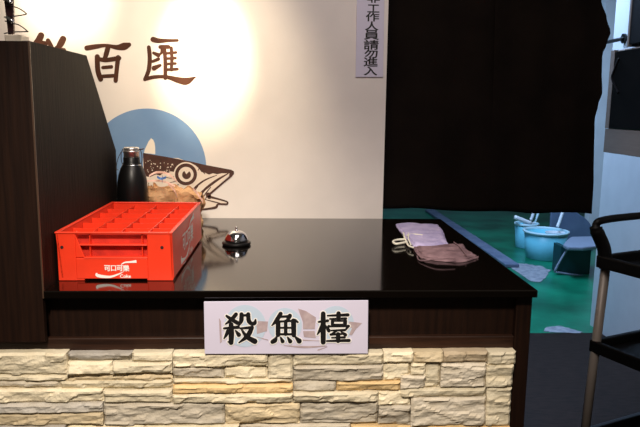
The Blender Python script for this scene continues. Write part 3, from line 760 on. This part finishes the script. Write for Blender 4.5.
# ------------------------------------------------------------------ folded cloths
def cloth(name, label, top, bot, left, right, thick, m, seed, layers=2):
    """Coons patch between four traced edges on the counter, with folds, closed below"""
    W = lambda q: [P(x, y, z=ZT + 0.004) for x, y in q]
    def samp(q, t):
        c = catmull(q, 8); f = t * (len(c) - 1); i = min(int(f), len(c) - 2); return c[i].lerp(c[i + 1], f - i)
    Tq, Bq, Lq, Rq = W(top), W(bot), W(left), W(right)
    org = (Tq[0] + Tq[-1] + Bq[0] + Bq[-1]) / 4
    t = thing(name, label, 'cloth', (org.x, org.y, ZT))
    for ly in range(layers):
        bm = bmesh.new(); nu, nv = 56, 36; g = []
        ins = 0.0 if ly == 0 else 0.06
        for i in range(nu + 1):
            rv = []
            for j in range(nv + 1):
                u0, v0 = i / nu, j / nv
                u = ins * 1.4 + u0 * (1 - 2.2 * ins); v = ins + v0 * (1 - 2 * ins)
                p = samp(Tq, u) * (1 - v) + samp(Bq, u) * v + samp(Lq, v) * (1 - u) + samp(Rq, v) * u - (Tq[0] * (1 - u) * (1 - v) + Tq[-1] * u * (1 - v) + Bq[0] * (1 - u) * v + Bq[-1] * u * v)
                e = min(u0, 1 - u0, v0, 1 - v0)
                h = thick / layers * min(1, e / 0.06) ** 0.5
                wr = noise.fractal(Vector((u * 2.2 + seed, v * 7.5, seed + ly * 4)), 1, 2, 4) * 0.8 + 0.9 * noise.noise(Vector((u * 3, v * 12 + u * 4, seed))) - 0.9 * max(0, 1 - abs(noise.noise(Vector((u * 2.2, v * 6 + u * 2, seed + 3)))) * 9)
                z = (ly * thick / layers * .8) + 0.0012 + h * (1 + 0.6 * wr) + ly * .001
                p = p + Vector((noise.noise(Vector((v0 * 9, seed, u0 * 9))) * 0.004, noise.noise(Vector((u0 * 9, seed + 7, v0 * 9))) * 0.004, 0))
                rv.append(bm.verts.new((p.x - org.x, p.y - org.y, max(z, 0.0015))))
            g.append(rv)
        for i in range(nu):
            for j in range(nv): bm.faces.new((g[i][j], g[i + 1][j], g[i + 1][j + 1], g[i][j + 1]))
        lp = [g[i][0] for i in range(nu + 1)] + [g[nu][j] for j in range(1, nv + 1)] + [g[i][nv] for i in range(nu - 1, -1, -1)] + [g[0][j] for j in range(nv - 1, 0, -1)]
        bt_ = [bm.verts.new((v.co.x, v.co.y, 0.0008 + ly * thick / layers * .8)) for v in lp]
        for k in range(len(lp)): bm.faces.new((lp[k], lp[(k + 1) % len(lp)], bt_[(k + 1) % len(lp)], bt_[k]))
        bm.faces.new(bt_)
        obj('lower_layer' if ly == 0 else 'folded_layer', bm, m, t, smooth=True)
    return t, org


Z8 = (385, 215, 6.4)
z8 = lambda q: zs(q, *Z8)
t, org = cloth('folded_cloth', 'folded lavender cloth with white drawstrings at the back of the countertop', z8([(68, 58), (130, 50), (230, 56), (335, 58)]), z8([(180, 196), (260, 204), (330, 200), (405, 186)]), z8([(68, 58), (92, 96), (140, 150), (180, 196)]), z8([(335, 58), (372, 100), (385, 140), (405, 186)]), 0.010, 'lavender', 3.0)
for q, r in (([(118, 122), (124, 150), (135, 175), (150, 205), (182, 218)], 0.0032), ([(132, 165), (80, 168), (52, 180), (70, 194), (120, 186), (140, 180)], 0.0040), ([(140, 140), (180, 132), (240, 138)], 0.003), ([(150, 125), (150, 160), (165, 200)], 0.0026)):
    bm = bmesh.new(); tube(bm, [P(x, y, z=ZT + .0075) - Vector((org.x, org.y, ZT)) + Vector((0, 0, 0.005 if x > 145 else 0)) for x, y in z8(q)], r, 8); obj('drawstring', bm, 'string', t, smooth=True)
t, org = cloth('folded_cloth', 'folded brownish mauve cloth overlapping the front of the lavender cloth', z8([(182, 204), (300, 206), (430, 190), (512, 196)]), z8([(228, 268), (350, 290), (500, 296), (600, 266)]), z8([(182, 204), (195, 225), (210, 250), (228, 268)]), z8([(512, 196), (524, 226), (560, 246), (600, 266)]), 0.012, 'mauvecloth', 8.0)
for q, r in (([(182, 210), (200, 240), (225, 268), (240, 276)], 0.0022), ([(205, 262), (228, 292), (330, 304), (450, 304)], 0.0020), ([(440, 196), (470, 220), (505, 262), (520, 285)], 0.0020)):
    bm = bmesh.new(); tube(bm, [P(x, y, z=ZT + .004) - Vector((org.x, org.y, ZT)) + Vector((0, 0, 0.012 if x > 430 and r < .0021 and y < 290 else 0)) for x, y in z8(q)], r, 8); obj('cord', bm, 'mauvecloth', t, smooth=True)

# ------------------------------------------------------------------ doorway curtain
YC = 2.86
cur = thing('doorway_curtain', 'black cloth curtain in two panels hanging across the doorway', 'curtain', (0, YC, 0))
def curtain_panel(name, edgeL, edgeR, hemL, hemR, seed):
    """edge functions give px x at py; hem py at left/right"""
    bm = bmesh.new(); nu, nv = 60, 70; g = []
    for i in range(nu + 1):
        rv = []
        for j in range(nv + 1):
            u, v = i / nu, j / nv
            hem = hemL + (hemR - hemL) * u + 0.8 * math.sin(u * 9 + seed)
            py = -110 + (hem + 110) * v
            px = edgeL(py) + (edgeR(py) - edgeL(py)) * u
            q = P(px, py, Y=YC)
            dy = 0.012 * math.sin(u * 17 + seed + 0.6 * math.sin(v * 3)) * (0.35 + 0.65 * (1 - v)) + 0.010 * noise.noise(Vector((u * 3, v * 3, seed)))
            rv.append(bm.verts.new((q.x, dy, q.z)))
        g.append(rv)
    for i in range(nu):
        for j in range(nv): bm.faces.new((g[i][j], g[i + 1][j], g[i + 1][j + 1], g[i][j + 1]))
    o = obj(name, bm, 'curtain', cur, smooth=True)
    md = o.modifiers.new('thick', 'SOLIDIFY'); md.thickness = 0.003
def interp(tab):
    def f(y):
        if y <= tab[0][0]: return tab[0][1]
        for (y0, x0), (y1, x1) in zip(tab, tab[1:]):
            if y <= y1:
                t = (y - y0) / (y1 - y0); t = t * t * (3 - 2 * t); return x0 + (x1 - x0) * t
        return tab[-1][1]
    return f
curtain_panel('left_panel', lambda y: 372 - y * .02, lambda y: 496.5 - y * .026, 207.5, 211.5, 1.0)
curtain_panel('right_panel', lambda y: 494.5 - y * .026, interp([(-110, 598), (-20, 597), (0, 601.5), (18, 607), (32, 611), (44, 607), (55, 602.5), (75, 602), (92, 602.5), (106, 598), (120, 594.8), (180, 594), (216, 592)]), 211.5, 213.5, 4.0)
# rod that carries it, above the frame, wall to wall
zrod = P(500, -110, Y=YC).z + 0.012
bm = bmesh.new(); tube(bm, [(XWALL - 0.10, 0, zrod), (XS - 0.002, 0, zrod)], 0.013, 12, n=2); obj('rod', bm, 'mattblack', cur)

# ------------------------------------------------------------------ things on the side wall
hk = P(625, 38.5, X=XS)
h = thing('wall_peg', 'dark peg sticking out of the pale side wall beside the curtain', 'hook', hk)
bm = bmesh.new(); tube(bm, [(-0.001, 0, 0), (-0.06, -0.01, -0.012), (-0.155, -0.02, -0.034)], 0.011, 10, n=4); obj('shaft', bm, 'mattblack', h, smooth=True)
bm = bmesh.new(); tube(bm, [(-0.0005, 0, 0), (-0.014, 0, 0)], 0.028, 14, n=1); obj('mount', bm, 'mattblack', h)

XO = XS - 0.34                 # front of the wall oven
f0 = P(605.4, 152, X=XO)
yo1 = f0.y; zo0 = f0.z; zo1 = P(617, 50, X=XO).z; yo0 = yo1 - 0.62
ov = thing('wall_oven', 'steel-framed oven with dark glass door mounted on the side wall', 'oven', (XO, yo1, zo0))
def ob(x0, y0, z0, x1, y1, z1): return boxbm((x0, y0, z0), (x1, y1, z1))
HO = zo1 - zo0; yl = P(640, 130, X=XO).y - yo1
band = P(612, 129, X=XO).z - zo0
obj('body', ob(0.004, -0.62, 0.0, 0.34 - .001, 0.0, HO), 'steel', ov, bevel=0.004)
obj('bottom_panel', ob(-0.012, -0.62, 0.0, 0.003, 0.0, band), 'steel', ov, bevel=0.002)
dr = obj('door', ob(-0.016, -0.60, band + .004, 0.003, -0.045, HO - .01), 'darkglass', ov, bevel=0.003)
obj('side_trim', ob(-0.014, -0.04, band + .002, 0.003, 0.0, HO), 'steel', ov, bevel=0.002)
# dark cable hanging at the oven's far side
cq = [P(x, y, X=XO - 0.012) - Vector((XO, yo1, zo0)) for x, y in ((620, 58), (614.5, 72), (613, 78), (616, 86), (619.5, 93))]
bm = bmesh.new(); tube(bm, cq, 0.010, 8); obj('cable', bm, 'curtain', ov, smooth=True)

f1 = P(629.5, 47, X=XO)
wc = thing('wall_cabinet', 'dark cabinet fixed high on the side wall above the oven', 'cabinet', (XO, f1.y, f1.z))
obj('body', ob(0.003, -0.5, 0, 0.339, 0, 0.55), 'woodside', wc, bevel=0.004)
obj('door', ob(-0.014, -0.49, 0.01, 0.002, -0.018, 0.54), 'blackplastic', wc, bevel=0.003)
obj('side_trim', ob(-0.016, -0.017, 0, 0.002, 0, 0.55), 'pole', wc, bevel=0.002)

# ------------------------------------------------------------------ trolley
DC = 2.24
c2 = P(595, 346, Y=DC)                     # lower shelf, far left corner
zs2 = c2.z
e2 = P(640, 331.5, z=zs2 + 0.02); e1 = P(640, 379, z=zs2 - 0.02)
ang = math.atan2(e2.y - c2.y, e2.x - c2.x)
ang = max(-0.5, min(0.5, ang))
tr = thing('utility_trolley', 'black plastic utility trolley with pewter posts beside the counter end', 'trolley', (c2.x, c2.y, 0), ang)
TWd, TLn = 0.42, 0.80
def shelf(z, nm):
    bm = bmesh.new(); hh = 0.045
    box(bm, (-0.012, -TLn, z - hh), (TWd, 0.014, z - hh + 0.012))
    for a_, c_ in (((-0.014, -TLn, z - hh), (0.006, 0.016, z)), ((TWd - .006, -TLn, z - hh), (TWd + .014, 0.016, z)), ((0.006, -0.006, z - hh), (TWd - .006, 0.016, z)), ((0.006, -TLn, z - hh), (TWd - .006, -TLn + .02, z))):
        box(bm, a_, c_)
    obj(nm, bm, 'blackplastic', tr, bevel=0.005)
zs1 = P(606, 255.5, Y=DC).z
shelf(zs2 + 0.022, 'shelf'); shelf(zs1, 'shelf'); shelf(0.20, 'shelf')
Rz = Matrix.Rotation(-ang, 3, 'Z')
def Lt(px, py, Y=DC): return Rz @ (P(px, py, Y=Y) - Vector((c2.x, c2.y, 0)))
ptop, pbot = Lt(606, 256), Lt(580, 430)
slope = (ptop - pbot) / (ptop.z - pbot.z)
for (x, y) in ((0.004, 0.0), (TWd - .004, 0.0), (0.004, -TLn + .014), (TWd - .004, -TLn + .014)):
    bm = bmesh.new(); tube(bm, [(x + (slope.x * (0.09 - zs2) if x < .1 else -slope.x * (.09 - zs2)), y, 0.09), (x + (slope.x * (zs1 - zs2) if x < .1 else -slope.x * (zs1 - zs2)), y, zs1)], 0.0165, 16, n=2, smooth=False); obj('post', bm, 'pole', tr, smooth=True)
    bm = bmesh.new(); lathe(bm, [(0, -.012), (0.04, -.012), (0.045, -.008), (0.045, .008), (0.04, .012), (0, .012)], 24); bmesh.ops.rotate(bm, verts=bm.verts[:], matrix=Matrix.Rotation(PI / 2, 3, 'Y')); bmesh.ops.translate(bm, verts=bm.verts[:], vec=(x, y, 0.0455)); cs = obj('caster', bm, 'blackplastic', tr)
    bm = boxbm((x - .016, y - .02, 0.075), (x + .016, y + .02, 0.095)); box(bm, (x - .018, y - .015, 0.05), (x - .014, y + .015, .08)); box(bm, (x + .014, y - .015, .05), (x + .018, y + .015, .08)); obj('caster_fork', bm, 'steel', cs)
# handle: brackets rise outward from the far corners, joined by a bar
zh = P(600, 221.5, Y=DC + .03).z
bm = bmesh.new()
hp = [Lt(606.5, 268), Lt(606, 256), Lt(605.5, 248), Lt(602.5, 238.5), Lt(600, 231), Lt(600.5, 225.5), Lt(606, 221.8)]
hp = [p + Vector((0, 0.001 + 0.0035 * k, 0)) for k, p in enumerate(hp)]
zbar = hp[-1].z
mir = [Vector((TWd - p.x, p.y, p.z)) for p in hp[::-1]]
tube(bm, hp + [Vector((0.10, hp[-1].y + .004, zbar + .004)), Vector((TWd - .10, hp[-1].y + .004, zbar + .004))] + mir, [.024] * 6 + [.022] + [.0135] * 9 + [.022] + [.024] * 6, 14, n=6)
obj('handle', bm, 'blackplastic', tr, smooth=True)

# ------------------------------------------------------------------ kitchen: pails, dippers and low seat


def pail(name, label, cx_px, base_py, w_px, h, m, group=None):
    c = P(cx_px, base_py, z=0); D = c.y
    R = w_px / 2 / FPX * D * 0.98
    c = Vector((c.x, c.y + R * 0.8, 0))
    t = thing(name, label, 'bucket', c)
    bm = bmesh.new()
    lathe(bm, [(0, 0.0), (R * .80, 0.0), (R * .83, .006), (R * .97, h - .02), (R * .93, h - .02), (R * .79, .014), (0, .014)], 40); obj('body', bm, m, t, smooth=True)
    bm = bmesh.new(); lathe(bm, [(R * .93, h - .022), (R * 1.0, h - .022), (R * 1.03, h - .012), (R * 1.03, h), (R * .95, h + .003), (R * .92, h - .006), (R * .93, h - .022)], 40); obj('rim', bm, 'aqualight', t, smooth=True)
    return t, c, R


tb, cbk, Rb = pail('wash_tub', 'large aqua plastic tub with a pale rim on the green floor', 551, 261.5, 47, 0.262, 'aqua')
bm = bmesh.new(); lathe(bm, [(0, 0.17), (Rb * .90, 0.17), (Rb * .9, 0.165), (0, 0.165)], 32); obj('water', bm, 'aqualight', tb)
ts, csk, Rs = pail('bucket', 'smaller aqua bucket with a white rim behind the large tub', 528.5, 249, 25, 0.25, 'aqua')


def dipper(label, base, tip, base_r, box_m, center_dir):
    """scoop with long handle: base = bowl centre, tip = handle end (world)"""
    base = Vector(base); tip = Vector(tip)
    t = thing('dipper', label, 'scoop', base)
    bm = bmesh.new(); lathe(bm, [(0, -0.03), (base_r * .8, -0.03), (base_r, 0.03), (base_r * .93, 0.03), (base_r * .75, -0.024), (0, -0.024)], 24, sx=1.25); obj('bowl', bm, 'whiteplastic', t, smooth=False)
    bm = bmesh.new(); d = tip - base; tube(bm, [d.normalized() * base_r * .9 + Vector((0, 0, 0.015)), d * .55, d], 0.015, 10, n=4); obj('handle', bm, box_m, t, smooth=True)


Yt = cbk.y - 0.02
dipper('white dipper with its handle up resting in the large tub', P(555, 235, Y=Yt), P(563, 211, Y=Yt + .06), 0.075, 'whiteplastic', 0)
Yq = csk.y
dipper('white scoop with a short handle lying in the smaller bucket', P(529, 225.5, Y=Yq + .03), P(534, 211.5, Y=Yq + .05), 0.05, 'whiteplastic', 0)
bs = P(514.5, 217, Y=Yq - .075); be = P(531, 223.5, Y=Yq - .075)
br = thing('brush_stick', 'thick white stick laid across the rim of the smaller bucket', 'stick', bs)
bm = bmesh.new(); tube(bm, [(0, 0, 0), (be - bs) * .5, be - bs], 0.022, 12, n=3); obj('shaft', bm, 'whiteplastic', br, smooth=True)
bs = P(539, 211, Y=Yq + .1); be = P(538.5, 222, Y=Yq + .1)
bm = bmesh.new(); bot_ = Vector((csk.x + .03, csk.y + .03, 0.02)) - bs; tube(bm, [(0, 0, 0), bot_], 0.012, 10, n=3); o = obj('stirring_stick', bm, 'aqualight', smooth=True); o.location = bs
tag(o, 'pale upright stick standing in the smaller bucket', 'stick')

cs = P(572, 275, z=0); YS = cs.y
st = thing('step_stool', 'low grey-blue plastic step stool with dark teal front beside the large tub', 'stool', (cs.x, YS, 0))
def Ls(px, py, Y): return P(px, py, Y=Y) - Vector((cs.x, YS, 0))
zseat = P(575, 243, Y=YS).z
bm = bmesh.new()
sp = [(563, 244), (567, 239.5), (571, 236.5), (594, 236), (599, 240), (597, 245.5), (584, 247), (568, 246.5)]
q = [P(x, y, z=zseat) - Vector((cs.x, YS, 0)) for x, y in sp]
prism(bm, q, (0, 0, -0.035)); obj('seat', bm, 'stoolseat', st, bevel=0.012)
YBD = 6.26
bo = P(571, 240, Y=YBD)
bd = thing('blue_board', 'slate blue plastic board with a curved top standing behind the large tub', 'board', (bo.x, YBD, 0))
bm = bmesh.new()
bp_ = catmull([P(x, y, Y=YBD) - Vector((bo.x, YBD, 0)) for x, y in ((550.5, 225), (551, 216), (552, 211.5), (562, 209), (572, 210.5), (583, 216.5), (590.5, 224), (591.5, 232), (591.5, 240))], 5)
bp_ = [Vector((bp_[0].x, 0, 0.0))] + bp_ + [Vector((bp_[-1].x, 0, 0.0))]
prism(bm, bp_, (0, 0.03, 0)); obj('panel', bm, 'stoolblue', bd, bevel=0.008)
bm = bmesh.new(); box(bm, (bp_[0].x - .01, -0.03, 0.0), (bp_[-1].x + .01, 0.10, 0.025)); obj('foot', bm, 'stoolblue', bd, bevel=0.006)
yf_ = 0.02
bm = bmesh.new(); prism(bm, [Ls(568, 247, YS + yf_), Ls(589, 247, YS + yf_), Ls(588, 275, YS + yf_), Ls(556, 271.5, YS + yf_)], (0, 0.02, 0)); obj('front_panel', bm, 'teal', st, bevel=0.004)
bm = bmesh.new(); tube(bm, [Ls(568.5, 247.5, YS), Ls(560, 261, YS), Ls(554.5, 271.5, YS)], 0.010, 8, n=3); tube(bm, [Ls(554.5, 271.8, YS), Ls(571, 274.5, YS), Ls(588, 276.5, YS)], 0.009, 8, n=3); obj('edge_trim', bm, 'stoolseat', st, smooth=True)
for px in (561, 587):
    g0 = P(px, 273.5, z=0) - Vector((cs.x, YS, 0)); bm = bmesh.new(); prism(bm, [(g0.x - .02, 0.045, 0.0), (g0.x + .02, 0.045, 0), (g0.x + .02, 0.2, 0), (g0.x - .02, 0.2, 0)], (0, 0, zseat - 0.036)); obj('leg', bm, 'teal', st, bevel=0.004)
